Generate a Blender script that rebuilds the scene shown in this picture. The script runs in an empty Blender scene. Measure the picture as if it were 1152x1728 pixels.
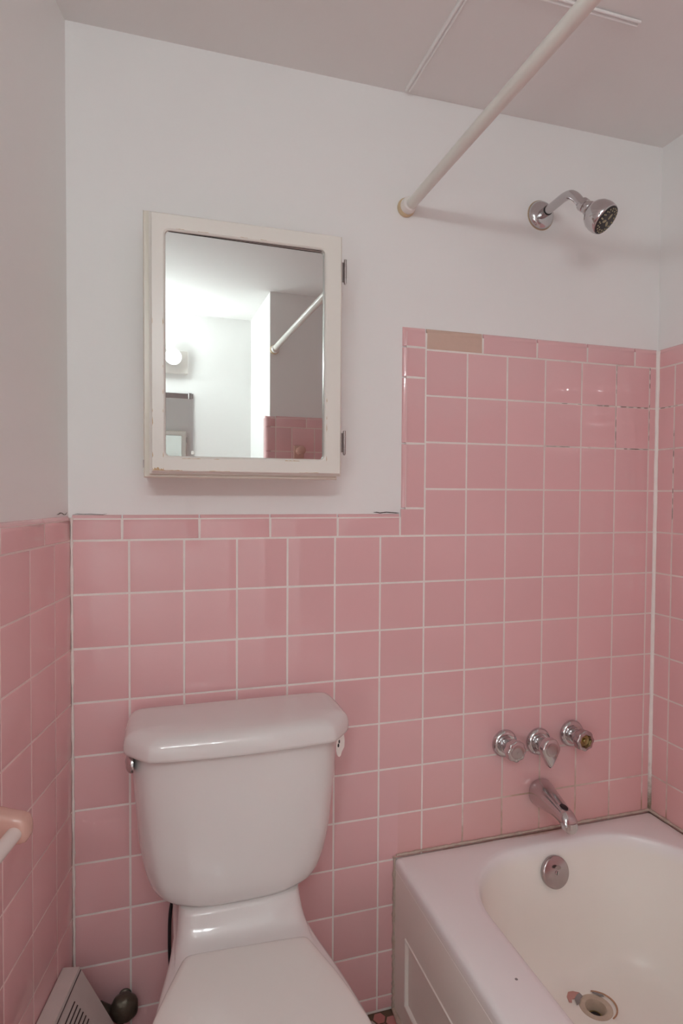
import bpy, bmesh, math, random
from mathutils import Vector, Matrix, Euler
random.seed(7)
PI = math.pi
C = bpy.context.scene.collection
SC = bpy.context.scene

# ------------------------------------------------------------------ camera, world, exposure
cam_d = bpy.data.cameras.new('camera'); cam = bpy.data.objects.new('camera', cam_d); C.objects.link(cam)
SC.camera = cam
CX, CY, CZ, YAW, PIT, ROL = 0.0592, -1.3123, 1.2310, 0.2934, -0.0278, 0.0057
FPX = 1014.85
cam_d.sensor_fit = 'VERTICAL'; cam_d.sensor_height = 36.0; cam_d.lens = FPX/1728*36.0
cam_d.clip_start = 0.01; cam_d.clip_end = 50
fw = Vector((math.sin(YAW)*math.cos(PIT), math.cos(YAW)*math.cos(PIT), math.sin(PIT)))
rt0 = Vector((math.cos(YAW), -math.sin(YAW), 0)); up0 = rt0.cross(fw)
rt = rt0*math.cos(ROL)+up0*math.sin(ROL); up = up0*math.cos(ROL)-rt0*math.sin(ROL)
M = Matrix(((rt.x, up.x, -fw.x, CX), (rt.y, up.y, -fw.y, CY), (rt.z, up.z, -fw.z, CZ), (0, 0, 0, 1)))
cam.matrix_world = M

w = bpy.data.worlds.new('world'); SC.world = w; w.use_nodes = True
w.node_tree.nodes['Background'].inputs[0].default_value = (0.9, 0.95, 1, 1)
w.node_tree.nodes['Background'].inputs[1].default_value = 0.0
SC.view_settings.view_transform = 'Standard'; SC.view_settings.look = 'None'
SC.view_settings.gamma = 1; SC.view_settings.use_curve_mapping = False
SC.view_settings.exposure = 0.55
SC.cycles.max_bounces = 16; SC.cycles.diffuse_bounces = 10; SC.cycles.glossy_bounces = 8
SC.cycles.sample_clamp_indirect = 0
SC.cycles.blur_glossy = 0.3; SC.cycles.caustics_reflective = False; SC.cycles.caustics_refractive = False
GLOBE_STRENGTH = 68.0
GLOBE_COL = (0.90, 1.0, 1.015)
# soft fill light added behind the camera; its doorway in wall_left is added too
hl = bpy.data.lights.new('fill_light', 'AREA'); hl.shape = 'RECTANGLE'; hl.size = .64; hl.size_y = 1.9; hl.energy = 20.0; hl.color = (0.93, 1.0, 1.0)
hlo = bpy.data.objects.new('fill_light', hl); C.objects.link(hlo)
hlo.location = (-.72, -1.68, 1.0)
hlo.rotation_euler = Vector((.97, .22, 0)).to_track_quat('-Z', 'Z').to_euler()

# ------------------------------------------------------------------ measured sizes of the room
XL0, XR, ZC, YEND, YFAR, XW = -0.1125, 1.342, 2.164, -1.66, -2.158, 0.602
SPL = 0.2071                                  # the left wall splays outward
T = 0.11
XCOL = [v*T for v in (-0.015, 0.984, 1.995, 3.009, 4.007, 5.007, 6.022, 7.018, 8.016, 9.011, 10.003, 10.981, 11.962)]
ZROW = [1.1358+v*T for v in (4.003, 3.023, 2.022, 1.014, 0.003, -0.996, -1.998, -3.005, -4.006, -5.016, -6.029, -7.013, -8.012, -9.002, -9.989)]
def R(i): return ZROW[i+4]

# ------------------------------------------------------------------ materials
def newmat(name):
    m = bpy.data.materials.new(name); m.use_nodes = True
    return m, m.node_tree, m.node_tree.nodes['Principled BSDF']
def noise(nt, scale, detail=4, rough=.6, vec=None):
    n = nt.nodes.new('ShaderNodeTexNoise'); n.inputs['Scale'].default_value = scale
    n.inputs['Detail'].default_value = detail; n.inputs['Roughness'].default_value = rough
    if vec is None:
        g = nt.nodes.new('ShaderNodeNewGeometry'); vec = g.outputs['Position']
    nt.links.new(vec, n.inputs['Vector']); return n
def ramp(nt, fac, stops):
    r = nt.nodes.new('ShaderNodeValToRGB'); el = r.color_ramp.elements
    while len(el) < len(stops): el.new(0.5)
    for e, (p, c) in zip(el, stops):
        e.position = p; e.color = (c, c, c, 1) if isinstance(c, (int, float)) else (*c, 1)
    nt.links.new(fac, r.inputs[0]); return r
def mixc(nt, fac, a, b):
    m = nt.nodes.new('ShaderNodeMix'); m.data_type = 'RGBA'
    for s, v in ((0, fac), (6, a), (7, b)):
        if isinstance(v, (int, float)): m.inputs[s].default_value = v
        elif isinstance(v, tuple): m.inputs[s].default_value = (*v, 1)
        else: nt.links.new(v, m.inputs[s])
    return m.outputs[2]
def math_(nt, op, a, b=None, c=None):
    m = nt.nodes.new('ShaderNodeMath'); m.operation = op
    for i, v in enumerate((a, b, c)):
        if v is None: continue
        if isinstance(v, (int, float)): m.inputs[i].default_value = v
        else: nt.links.new(v, m.inputs[i])
    return m.outputs[0]
def bump(nt, p, h, strength, dist=.001):
    b = nt.nodes.new('ShaderNodeBump'); b.inputs['Strength'].default_value = strength
    b.inputs['Distance'].default_value = dist
    nt.links.new(h, b.inputs['Height']); nt.links.new(b.outputs[0], p.inputs['Normal'])
def simple(name, col, rough=.4, metal=0, var=.05, vs=20, bs=0, bscale=200, spec=.5, coat=0):
    m, nt, p = newmat(name)
    n = noise(nt, vs)
    hi = tuple(min(1, c*(1+var)) for c in col); lo = tuple(c*(1-var) for c in col)
    nt.links.new(mixc(nt, n.outputs[0], lo, hi), p.inputs['Base Color'])
    p.inputs['Roughness'].default_value = rough; p.inputs['Metallic'].default_value = metal
    p.inputs['Specular IOR Level'].default_value = spec
    p.inputs['IOR'].default_value = 1.6 if name == 'porcelain' else 1.5
    p.inputs['Coat Weight'].default_value = coat; p.inputs['Coat Roughness'].default_value = .05
    if bs:
        bump(nt, p, noise(nt, bscale).outputs[0], bs)
    return m

WHITE = (0.82, 0.815, 0.805)
PAINT = simple('wall_paint', WHITE, .55, var=.015, vs=2, bs=.25, bscale=60, spec=.35)
CEIL = simple('ceiling_paint', (0.78, 0.765, 0.755), .7, var=.02, vs=3, bs=.3, bscale=90, spec=.2)
CREAM = simple('cream_enamel', (0.76, 0.735, 0.68), .3, var=.03, vs=8, bs=.1, bscale=40)
CREAM2 = simple('cream_bead', (0.70, 0.655, 0.57), .3, var=.05, vs=14)
RODM = simple('cream_rod_paint', (0.72, 0.70, 0.65), .32, var=.03, vs=10)
PORC = simple('porcelain', (0.72, 0.70, 0.685), .10, var=.01, vs=4, spec=.5)
SEATM = simple('toilet_seat_plastic', (0.75, 0.735, 0.70), .11, var=.01, vs=4)
CHROME = simple('chrome', (0.60, 0.58, 0.585), .13, metal=1, var=.08, vs=30)
DULLCH = simple('dull_chrome', (0.48, 0.42, 0.42), .24, metal=1, var=.12, vs=60)
STEEL = simple('aged_steel', (0.38, 0.33, 0.32), .3, metal=1, var=.2, vs=80)
BRASS = simple('old_brass', (0.38, 0.30, 0.13), .35, metal=1, var=.3, vs=90)
BLACK = simple('dark_rubber', (0.012, 0.010, 0.012), .35, var=.1)
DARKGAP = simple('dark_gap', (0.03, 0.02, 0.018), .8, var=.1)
NOZ = simple('nozzle_rubber', (0.36, 0.32, 0.20), .45, var=.1)
BRONZE = simple('grimy_bronze', (0.11, 0.095, 0.072), .42, metal=.6, var=.5, vs=60, bs=.5, bscale=150)
PCER = simple('peach_ceramic', (0.60, 0.37, 0.31), .14, var=.03, vs=10)
BARM = simple('white_bar', (0.72, 0.66, 0.62), .25, var=.02, vs=12)
TAG = simple('white_tag', (0.78, 0.74, 0.70), .4, var=.03, vs=60)
HEAT = simple('heater_enamel', (0.60, 0.53, 0.50), .45, var=.08, vs=30, bs=.4, bscale=300)
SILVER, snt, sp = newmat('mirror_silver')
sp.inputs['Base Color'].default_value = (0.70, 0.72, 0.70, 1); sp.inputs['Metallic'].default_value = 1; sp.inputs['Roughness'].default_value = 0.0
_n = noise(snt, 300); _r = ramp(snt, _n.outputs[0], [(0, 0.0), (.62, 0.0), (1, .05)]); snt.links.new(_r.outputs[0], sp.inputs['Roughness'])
BULB, bnt, bp = newmat('clear_globe_glass')       # clear envelope; the light itself is a sphere lamp filling it
_tr = bnt.nodes.new('ShaderNodeBsdfTransparent'); _gl = bnt.nodes.new('ShaderNodeBsdfGlossy'); _gl.inputs['Roughness'].default_value = .1
_mx = bnt.nodes.new('ShaderNodeMixShader'); _mx.inputs[0].default_value = .03
bnt.links.new(_tr.outputs[0], _mx.inputs[1]); bnt.links.new(_gl.outputs[0], _mx.inputs[2])
bnt.links.new(_mx.outputs[0], bnt.nodes['Material Output'].inputs['Surface'])

def tilemat(name, col, rough=.075):
    m, nt, p = newmat(name)
    at = nt.nodes.new('ShaderNodeAttribute'); at.attribute_name = 'tone'
    a = mixc(nt, at.outputs['Fac'], tuple(c*.975 for c in col), tuple(min(1, c*1.025) for c in col))
    n = noise(nt, 9, 3)
    b = mixc(nt, math_(nt, 'MULTIPLY', n.outputs[0], .15), a, (col[0]*1.02, col[1]*1.12, col[2]*1.08))
    # soap and rust wash just above the tub, a wear mark of its own
    g = nt.nodes.new('ShaderNodeNewGeometry'); sx = nt.nodes.new('ShaderNodeSeparateXYZ'); nt.links.new(g.outputs['Position'], sx.inputs[0])
    nearx = math_(nt, 'GREATER_THAN', sx.outputs[0], .60)
    mr = nt.nodes.new('ShaderNodeMapRange'); mr.inputs[1].default_value = .58; mr.inputs[2].default_value = .38; mr.inputs[3].default_value = 0; mr.inputs[4].default_value = .5
    nt.links.new(sx.outputs[2], mr.inputs[0])
    fac = math_(nt, 'MULTIPLY', math_(nt, 'MULTIPLY', mr.outputs[0], nearx), noise(nt, 5, 5).outputs[0])
    cc = mixc(nt, fac, b, (0.60, 0.31, 0.23))
    nt.links.new(cc, p.inputs['Base Color'])
    p.inputs['Roughness'].default_value = rough; p.inputs['Specular IOR Level'].default_value = .5; p.inputs['IOR'].default_value = 1.60
    bump(nt, p, noise(nt, 14, 2).outputs[0], .05, .003)
    return m
PINK = tilemat('pink_glazed_tile', (0.75, 0.455, 0.465))
BEIGE = simple('beige_glazed_tile', (0.62, 0.44, 0.36), .2, var=.06, vs=60)

def groutmat(name, col, stain=1.0):
    m, nt, p = newmat(name)
    g = nt.nodes.new('ShaderNodeNewGeometry'); sx = nt.nodes.new('ShaderNodeSeparateXYZ'); nt.links.new(g.outputs['Position'], sx.inputs[0])
    base = mixc(nt, noise(nt, 40).outputs[0], tuple(c*.9 for c in col), tuple(min(1, c*1.08) for c in col))
    # rust: low on the tub wall
    mr = nt.nodes.new('ShaderNodeMapRange'); mr.inputs[1].default_value = .62; mr.inputs[2].default_value = .40; mr.inputs[3].default_value = 0; mr.inputs[4].default_value = 1
    nt.links.new(sx.outputs[2], mr.inputs[0])
    gx = math_(nt, 'GREATER_THAN', sx.outputs[0], .72)
    n1 = ramp(nt, noise(nt, 9, 5).outputs[0], [(0, 0), (.42, 0), (.62, 1), (1, 1)])
    f1 = math_(nt, 'MULTIPLY', math_(nt, 'MULTIPLY', mr.outputs[0], gx), math_(nt, 'MULTIPLY', n1.outputs[0], .85*stain))
    c1 = mixc(nt, f1, base, (0.33, 0.16, 0.07))
    cmb = nt.nodes.new('ShaderNodeVectorMath'); cmb.operation = 'DISTANCE'; nt.links.new(g.outputs['Position'], cmb.inputs[0]); cmb.inputs[1].default_value = (1.0, 0, .42)
    dd = nt.nodes.new('ShaderNodeMapRange'); dd.inputs[1].default_value = .19; dd.inputs[2].default_value = .06; dd.inputs[4].default_value = .85*stain; nt.links.new(cmb.outputs['Value'], dd.inputs[0])
    c1 = mixc(nt, math_(nt, 'MULTIPLY', dd.outputs[0], ramp(nt, noise(nt, 16, 4).outputs[0], [(0, .35), (.4, .45), (.6, 1), (1, 1)]).outputs[0]), c1, (0.42, 0.20, 0.085))
    # missing / mouldy stretches in the upper right
    mx = nt.nodes.new('ShaderNodeMapRange'); mx.inputs[1].default_value = .85; mx.inputs[2].default_value = 1.15
    nt.links.new(sx.outputs[0], mx.inputs[0])
    mz = nt.nodes.new('ShaderNodeMapRange'); mz.inputs[1].default_value = 1.22; mz.inputs[2].default_value = 1.32
    nt.links.new(sx.outputs[2], mz.inputs[0])
    n2 = ramp(nt, noise(nt, 13, 3).outputs[0], [(0, 0), (.57, 0), (.62, 1), (1, 1)])
    f2 = math_(nt, 'MULTIPLY', math_(nt, 'MULTIPLY', mx.outputs[0], mz.outputs[0]), math_(nt, 'MULTIPLY', n2.outputs[0], .25*stain))
    c2 = mixc(nt, f2, c1, (0.24, 0.11, 0.09))
    # tub-side grout is dingier overall
    mw = nt.nodes.new('ShaderNodeMapRange'); mw.inputs[1].default_value = .7; mw.inputs[2].default_value = 1.0; mw.inputs[4].default_value = .35
    nt.links.new(sx.outputs[0], mw.inputs[0])
    c3 = mixc(nt, mw.outputs[0], c2, mixc(nt, .55, c2, (0.50, 0.30, 0.24)))
    nt.links.new(c3, p.inputs['Base Color']); p.inputs['Roughness'].default_value = .75
    bump(nt, p, noise(nt, 120).outputs[0], .5, .001)
    return m
GROUT = groutmat('grout', (0.82, 0.77, 0.73))
GROUTL = groutmat('grout_side', (0.80, 0.66, 0.63), .3)

def caulkmat(name, clean, dirty, z0, z1, lo, hi):
    m, nt, p = newmat(name)
    g = nt.nodes.new('ShaderNodeNewGeometry'); sx = nt.nodes.new('ShaderNodeSeparateXYZ'); nt.links.new(g.outputs['Position'], sx.inputs[0])
    mr = nt.nodes.new('ShaderNodeMapRange'); mr.inputs[1].default_value = z1; mr.inputs[2].default_value = z0; mr.inputs[3].default_value = lo; mr.inputs[4].default_value = hi
    nt.links.new(sx.outputs[2], mr.inputs[0])
    n = noise(nt, 45, 6, .7)
    f = math_(nt, 'ADD', mr.outputs[0], math_(nt, 'MULTIPLY', math_(nt, 'SUBTRACT', n.outputs[0], .5), 2.2)); f.node.use_clamp = True
    f2 = math_(nt, 'MULTIPLY', f, math_(nt, 'ADD', mr.outputs[0], .1)); f2.node.use_clamp = True
    nt.links.new(mixc(nt, f2, clean, dirty), p.inputs['Base Color'])
    p.inputs['Roughness'].default_value = .45
    bump(nt, p, noise(nt, 90).outputs[0], .5, .002)
    return m
CAULK = caulkmat('white_caulk', (0.86, 0.83, 0.79), (0.20, 0.15, 0.09), .38, .60, .0, .9)
CAULKT = caulkmat('mouldy_caulk', (0.60, 0.51, 0.44), (0.16, 0.10, 0.05), 0, 3, .42, .42)

def tubmat():
    m, nt, p = newmat('tub_enamel')
    n = noise(nt, 3, 3)
    a = mixc(nt, n.outputs[0], (0.84, 0.815, 0.765), (0.88, 0.855, 0.80))
    g = nt.nodes.new('ShaderNodeNewGeometry'); sx = nt.nodes.new('ShaderNodeSeparateXYZ'); nt.links.new(g.outputs['Position'], sx.inputs[0])
    # the re-glazed rim is pinker than the worn cream basin
    mr = nt.nodes.new('ShaderNodeMapRange'); mr.inputs[1].default_value = .335; mr.inputs[2].default_value = .362
    nt.links.new(sx.outputs[2], mr.inputs[0])
    b = mixc(nt, mr.outputs[0], a, (0.84, 0.83, 0.83))
    # rust run under the spout, along the wall joint
    dx = math_(nt, 'SUBTRACT', sx.outputs[0], .985)
    d = math_(nt, 'ADD', math_(nt, 'MULTIPLY', dx, dx), math_(nt, 'MULTIPLY', math_(nt, 'MULTIPLY', sx.outputs[1], sx.outputs[1]), 30))
    rs = ramp(nt, math_(nt, 'ADD', d, math_(nt, 'MULTIPLY', noise(nt, 50).outputs[0], .01)), [(0, .85), (.0075, .75), (.019, 0), (1, 0)])
    cc = mixc(nt, rs.outputs[0], b, (0.42, 0.22, 0.12))
    nt.links.new(cc, p.inputs['Base Color'])
    p.inputs['Roughness'].default_value = .27; p.inputs['Specular IOR Level'].default_value = .4
    bump(nt, p, noise(nt, 25, 3).outputs[0], .08, .002)
    return m
TUB = tubmat()

# ------------------------------------------------------------------ mesh helpers
def obj(name, bm, mat, parent=None, smooth=False, mats=None):
    me = bpy.data.meshes.new(name)
    bmesh.ops.recalc_face_normals(bm, faces=bm.faces[:]) if not bm.faces.layers.int.get('keep') else None
    bm.to_mesh(me); bm.free()
    for mm in (mats or [mat]): me.materials.append(mm)
    if smooth:
        for p in me.polygons: p.use_smooth = True
    o = bpy.data.objects.new(name, me); C.objects.link(o)
    if smooth:
        try: me.set_sharp_from_angle(angle=math.radians(smooth if smooth is not True else 40))
        except Exception: pass
    if parent is not None:
        o.parent = parent; o.matrix_parent_inverse = parent_world(parent).inverted()
    return o
def parent_world(p):
    m = Matrix.LocRotScale(p.location, p.rotation_euler, p.scale)
    if p.parent is not None: m = parent_world(p.parent) @ p.matrix_parent_inverse @ m
    return m
def tag(o, label, cat=None, group=None):
    o['label'] = label
    if cat: o['category'] = cat
    if group: o['group'] = group
    return o
def thing(name, loc, label, cat, group=None):
    o = bpy.data.objects.new(name, None); C.objects.link(o); o.location = loc; o.empty_display_size = .05
    return tag(o, label, cat, group)
def struct(o): o['kind'] = 'structure'; return o

def quad(bm, a, b, c, d):
    return bm.faces.new([bm.verts.new(Vector(p)) for p in (a, b, c, d)])
def box(bm, x0, x1, y0, y1, z0, z1, bev=0, seg=2):
    r = bmesh.ops.create_cube(bm, size=1)
    for v in r['verts']:
        v.co = Vector(((x0+x1)/2+v.co.x*(x1-x0), (y0+y1)/2+v.co.y*(y1-y0), (z0+z1)/2+v.co.z*(z1-z0)))
    if bev:
        es = list({e for v in r['verts'] for e in v.link_edges})
        bmesh.ops.bevel(bm, geom=es, offset=bev, segments=seg, affect='EDGES', profile=.5)
def frame_of(d):
    d = Vector(d).normalized(); a = Vector((0, 0, 1)) if abs(d.z) < .9 else Vector((1, 0, 0))
    u = d.cross(a).normalized(); v = d.cross(u).normalized(); return d, u, v
def rings(bm, rs, closed=True, cap0=False, cap1=False):
    vs = [[bm.verts.new(p) for p in r] for r in rs]
    n = len(rs[0])
    for a, b in zip(vs, vs[1:]):
        for i in range(n if closed else n-1):
            j = (i+1) % n
            bm.faces.new((a[i], a[j], b[j], b[i]))
    if cap0: bm.faces.new(list(reversed(vs[0])))
    if cap1: bm.faces.new(vs[-1])
    return vs
def lathe(bm, org, d, prof, n=32, cap0=True, cap1=True, rad=None, rot=0, u=None):
    d, uu, vv = frame_of(d); org = Vector(org)
    if u is not None: uu = Vector(u).normalized(); vv = d.cross(uu).normalized()
    rs = []
    for h, r in prof:
        ring = []
        for i in range(n):
            a = rot+2*PI*i/n; k = rad(a, h) if rad else 1
            ring.append(org+d*h+(uu*math.cos(a)+vv*math.sin(a))*r*k)
        rs.append(ring)
    rings(bm, rs, True, cap0, cap1)
def tube(bm, pts, r, n=12, caps=True, rfun=None):
    pts = [Vector(p) for p in pts]; rs = []
    t0 = (pts[1]-pts[0]).normalized(); _, u, v = frame_of(t0)
    for i, p in enumerate(pts):
        t = (pts[min(i+1, len(pts)-1)]-pts[max(i-1, 0)]).normalized()
        u = (u-t*u.dot(t)).normalized(); v = t.cross(u)
        rr = rfun(i/(len(pts)-1)) if rfun else r
        rs.append([p+(u*math.cos(2*PI*k/n)+v*math.sin(2*PI*k/n))*rr for k in range(n)])
    rings(bm, rs, True, caps, caps)
def catmull(pts, k=8):
    P = [Vector(p) for p in pts]; P = [P[0]*2-P[1]]+P+[P[-1]*2-P[-2]]; out = []
    for i in range(1, len(P)-2):
        for j in range(k):
            t = j/k; a, b, c, d = P[i-1], P[i], P[i+1], P[i+2]
            out.append(.5*((2*b)+(c-a)*t+(2*a-5*b+4*c-d)*t*t+(-a+3*b-3*c+d)*t**3))
    out.append(P[-2]); return out
def chaikin(pts, k=3):
    for _ in range(k):
        q = []
        for i in range(len(pts)):
            a, b = pts[i], pts[(i+1) % len(pts)]
            q.append((a[0]*.75+b[0]*.25, a[1]*.75+b[1]*.25)); q.append((a[0]*.25+b[0]*.75, a[1]*.25+b[1]*.75))
        pts = q
    return pts
def mirror_outline(half):                       # half: list of (x>=0, y) from back centre to front centre
    return half + [(-x, y) for x, y in reversed(half)]
def rrect(x0, x1, y0, y1, r, nc=12, ne=10):
    pts = []
    cs = [(x1-r, y1-r, 0), (x0+r, y1-r, PI/2), (x0+r, y0+r, PI), (x1-r, y0+r, 3*PI/2)]
    for k, (cx, cy, a0) in enumerate(cs):
        for i in range(nc+1): a = a0+PI/2*i/nc; pts.append((cx+r*math.cos(a), cy+r*math.sin(a)))
        nx = cs[(k+1) % 4]; a1 = nx[2]; e = (nx[0]+r*math.cos(a1), nx[1]+r*math.sin(a1)); s = pts[-1]
        for i in range(1, ne): pts.append((s[0]+(e[0]-s[0])*i/ne, s[1]+(e[1]-s[1])*i/ne))
    return pts

# ------------------------------------------------------------------ tiles: every wall's tiles are one mesh of bevelled tiles on a grout bed
class TileWall:
    def __init__(s, org, u, n):
        s.o = Vector(org); s.u = Vector(u).normalized(); s.n = Vector(n).normalized(); s.bm = bmesh.new()
        s.lay = s.bm.loops.layers.float_color.new('tone')
    def P(s, u, z, h): return s.o+s.u*u+Vector((0, 0, z))+s.n*h
    def tile(s, u0, u1, z0, z1, g=.0015, hgt=0, tilt=.0032, rnd=(), mat=0, drop=.006):
        """one tile; rnd lists edges ('t','b','l','r') that are bullnosed down to the paint"""
        u0 += g if 'l' not in rnd else 0; u1 -= g if 'r' not in rnd else 0
        z0 += g if 'b' not in rnd else 0; z1 -= g if 't' not in rnd else 0
        if u1-u0 < .004 or z1-z0 < .004: return
        tu, tz = random.gauss(0, tilt*.6), random.gauss(0, tilt*.6)
        cu, cz = (u0+u1)/2, (z0+z1)/2
        R0 = .016
        levels = [(0, 1), (.25, .99), (.5, .93), (.75, .75), (.93, .42), (1, .0)]
        def ring(k):
            # k: inset level 0 = outer edge, last = flat face
            q = []
            for (sx, sz) in ((0, 0), (1, 0), (1, 1), (0, 1)):
                eu = 'r' if sx else 'l'; ez = 't' if sz else 'b'
                def inset(edge):
                    if edge in rnd: f, d = levels[5-k]; return R0*(1-f) if True else 0
                    return (0, .0002, .0005, .0009, .0013, .0018)[k]
                def dep(edge):
                    if edge in rnd: return (0, 1-.42**.5, .5, .75, .95, 1.0)[k]
                    return (0, .4, .65, .82, .95, 1.0)[k]
                iu, iz = (R0*(1-math.cos(PI/2*k/5)) if eu in rnd else inset(eu)), (R0*(1-math.cos(PI/2*k/5)) if ez in rnd else inset(ez))
                du = (-drop*(1-math.sin(PI/2*k/5)) if eu in rnd else -.0022*(1-dep(eu)))
                dz = (-drop*(1-math.sin(PI/2*k/5)) if ez in rnd else -.0022*(1-dep(ez)))
                uu = (u1-iu) if sx else (u0+iu); zz = (z1-iz) if sz else (z0+iz)
                hh = hgt+min(du, dz)+tu*(uu-cu)+tz*(zz-cz)
                q.append(s.bm.verts.new(s.P(uu, zz, hh)))
            return q
        rs = [ring(k) for k in range(6)]
        tone = random.random(); fs = []
        for a, b in zip(rs, rs[1:]):
            for i in range(4):
                j = (i+1) % 4; fs.append(s.bm.faces.new((a[i], a[j], b[j], b[i])))
        fs.append(s.bm.faces.new(rs[-1]))
        for f in fs[:-1]: f.smooth = True
        for f in fs:
            f.material_index = mat
            for l in f.loops: l[s.lay] = (tone, tone, tone, 1)
    def done(s, name, parent, mats):
        for f in s.bm.faces:
            f.normal_update()
            if f.normal.dot(s.n) < 0: f.normal_flip()
        me = bpy.data.meshes.new(name); s.bm.to_mesh(me); s.bm.free()
        for m in mats: me.materials.append(m)
        try: me.set_sharp_from_angle(angle=math.radians(50))
        except Exception: pass
        o = bpy.data.objects.new(name, me); C.objects.link(o); o.parent = parent
        return o

PD = 0.006   # paint lies this far behind the tile face
def paintwall(name, pts, mat=PAINT):
    bm = bmesh.new(); bm.faces.new([bm.verts.new(p) for p in pts])
    return struct(obj(name, bm, mat))
def slab(name, org, u, n, u0, u1, z0, z1, h, mat, parent):
    """a thin bed (grout) with real thickness behind height h"""
    bm = bmesh.new(); o = Vector(org); u = Vector(u).normalized(); n = Vector(n).normalized()
    P = lambda a, z, k: o+u*a+Vector((0, 0, z))+n*k
    a = [P(u0, z0, h), P(u1, z0, h), P(u1, z1, h), P(u0, z1, h)]; b = [P(u0, z0, h-.004), P(u1, z0, h-.004), P(u1, z1, h-.004), P(u0, z1, h-.004)]
    rings(bm, [b, a], True, True, True)
    return obj(name, bm, mat, parent)

# ---- back wall
def thickwall(name, a, b, z0, z1, nrm, th=.08, mat=PAINT):
    a = Vector((*a, 0)); b = Vector((*b, 0)); nrm = Vector((*nrm, 0)).normalized(); bm = bmesh.new()
    f = [a+Vector((0, 0, z0)), b+Vector((0, 0, z0)), b+Vector((0, 0, z1)), a+Vector((0, 0, z1))]
    k = [p-nrm*th for p in f]
    rings(bm, [k, f], True, True, True)
    return struct(obj(name, bm, mat))
XP = XR+PD
wall_back = thickwall('wall_back', (XL0-.25, PD), (XR+.1, PD), -.02, ZC+.02, (0, -1))
tw = TileWall((0, 0, 0), (1, 0, 0), (0, -1, 0))
cols = [XL0+.001]+XCOL+[XR-.001]
rows_low = [R(i) for i in range(0, 11)]+[.004]
for ci in range(len(cols)-1):
    u0, u1 = cols[ci], cols[ci+1]
    for ri in range(len(rows_low)-1):
        tw.tile(u0, u1, rows_low[ri+1], rows_low[ri])
    if ci >= 7:
        for ri in range(-4, 0): tw.tile(u0, u1, R(ri+1), R(ri))
capx = [XL0+.001, -.015, .140, .292, .447, .600]
for a, b in zip(capx, capx[1:]): tw.tile(a, b, R(0), 1.188, rnd=('t',), tilt=.002)
L6 = XCOL[6]; VX = .604
tw.tile(.600, L6, R(0), 1.201, tilt=.001)
for a, b in zip((1.201, 1.354, 1.509), (1.354, 1.509, 1.580)): tw.tile(VX, L6, a, b, rnd=('l',), tilt=.002)
tw.tile(VX, L6, 1.580, 1.626, rnd=('l', 't'), tilt=.001)
tx = [L6, .813, .966, 1.116, 1.266, XR-.001]
for k, (a, b) in enumerate(zip(tx, tx[1:])): tw.tile(a, b, R(-4), 1.626, rnd=('t',), tilt=.002, mat=1 if k == 0 else 0)
tw.done('wall_tiles', wall_back, [PINK, BEIGE])
bed = slab('grout_bed', (0, 0, 0), (1, 0, 0), (0, -1, 0), XL0, XR, 0, 1.181, -.0006, GROUT, wall_back)
slab('grout_bed', (0, 0, 0), (1, 0, 0), (0, -1, 0), VX+.009, XR, 1.181, 1.615, -.0006, GROUT, wall_back)

GAP = simple('bare_joint', (0.17, 0.075, 0.06), .8, var=.3, vs=60)
def joint_gap(p0, p1, parent, r=.0008, keep=.7):
    p0, p1 = Vector(p0), Vector(p1); L = (p1-p0).length; x = 0
    while x < L-.006:
        l = random.uniform(.008, .034); l = min(l, L-x)
        if random.random() < keep:
            bm = bmesh.new(); a = p0.lerp(p1, x/L); b = p0.lerp(p1, (x+l)/L); k = r*random.uniform(.6, 1.2)
            tube(bm, [a, a.lerp(b, .2), a.lerp(b, .5), a.lerp(b, .8), b], k, 6, True, lambda f: k*(.4 if f in (0, 1) else 1)); obj('grout_gap', bm, GAP, parent)
        x += l+random.uniform(.002, .012)
gy = -.0006
joint_gap((1.04, gy, R(-3)), (1.10, gy, R(-3)), wall_back, .0005, .6)
joint_gap((1.10, gy, R(-3)), (1.315, gy, R(-3)), wall_back, .0010, .85)
joint_gap((.965, gy, R(-2)), (1.10, gy, R(-2)), wall_back, .0006, .6)
joint_gap((1.20, gy, R(-2)), (1.315, gy, R(-2)), wall_back, .0009, .85)
joint_gap((XCOL[12], gy, R(-2)), (XCOL[12], gy, R(-4)), wall_back, .0006, .7)
joint_gap((XCOL[11], gy, R(-2)), (XCOL[11], gy, R(-4)), wall_back, .0005, .5)
joint_gap((.86, gy, R(-3)), (.93, gy, R(-3)), wall_back, .0006, .6)
joint_gap((XR+gy*-1, -.01, R(-3)), (XR+gy*-1, -.16, R(-3)), wall_back, .0008, .8)
joint_gap((XR+gy*-1, -.0566, R(-3)), (XR+gy*-1, -.0566, R(0)), wall_back, .0007, .7)
# ---- left wall (splays away from the corner)
LU = Vector((-SPL, -1, 0)).normalized(); LN = Vector((1, -SPL, 0)).normalized()
LK = math.sqrt(1+SPL*SPL)
LLEN = (0-YFAR)*LK
a0 = Vector((XL0, 0, 0))-LN*PD-LU*.1; b0 = Vector((XL0, 0, 0))-LN*PD+LU*(LLEN+.1)
DS0, DS1, DZT = 1.40, 2.10, 2.00             # doorway added behind the camera to let the fill light in
bm = bmesh.new()
for s0_, s1_, z0_, z1_ in ((-.1, DS0, -.02, ZC+.02), (DS0, DS1, DZT, ZC+.02), (DS1, LLEN+.1, -.02, ZC+.02)):
    o_ = Vector((XL0, 0, 0))-LN*PD
    f_ = [o_+LU*s0_+Vector((0, 0, z0_)), o_+LU*s1_+Vector((0, 0, z0_)), o_+LU*s1_+Vector((0, 0, z1_)), o_+LU*s0_+Vector((0, 0, z1_))]
    rings(bm, [[p_-LN*.08 for p_ in f_], f_], True, True, True)
wall_left = struct(obj('wall_left', bm, PAINT))
tw = TileWall((XL0, 0, 0), LU, LN)
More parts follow.
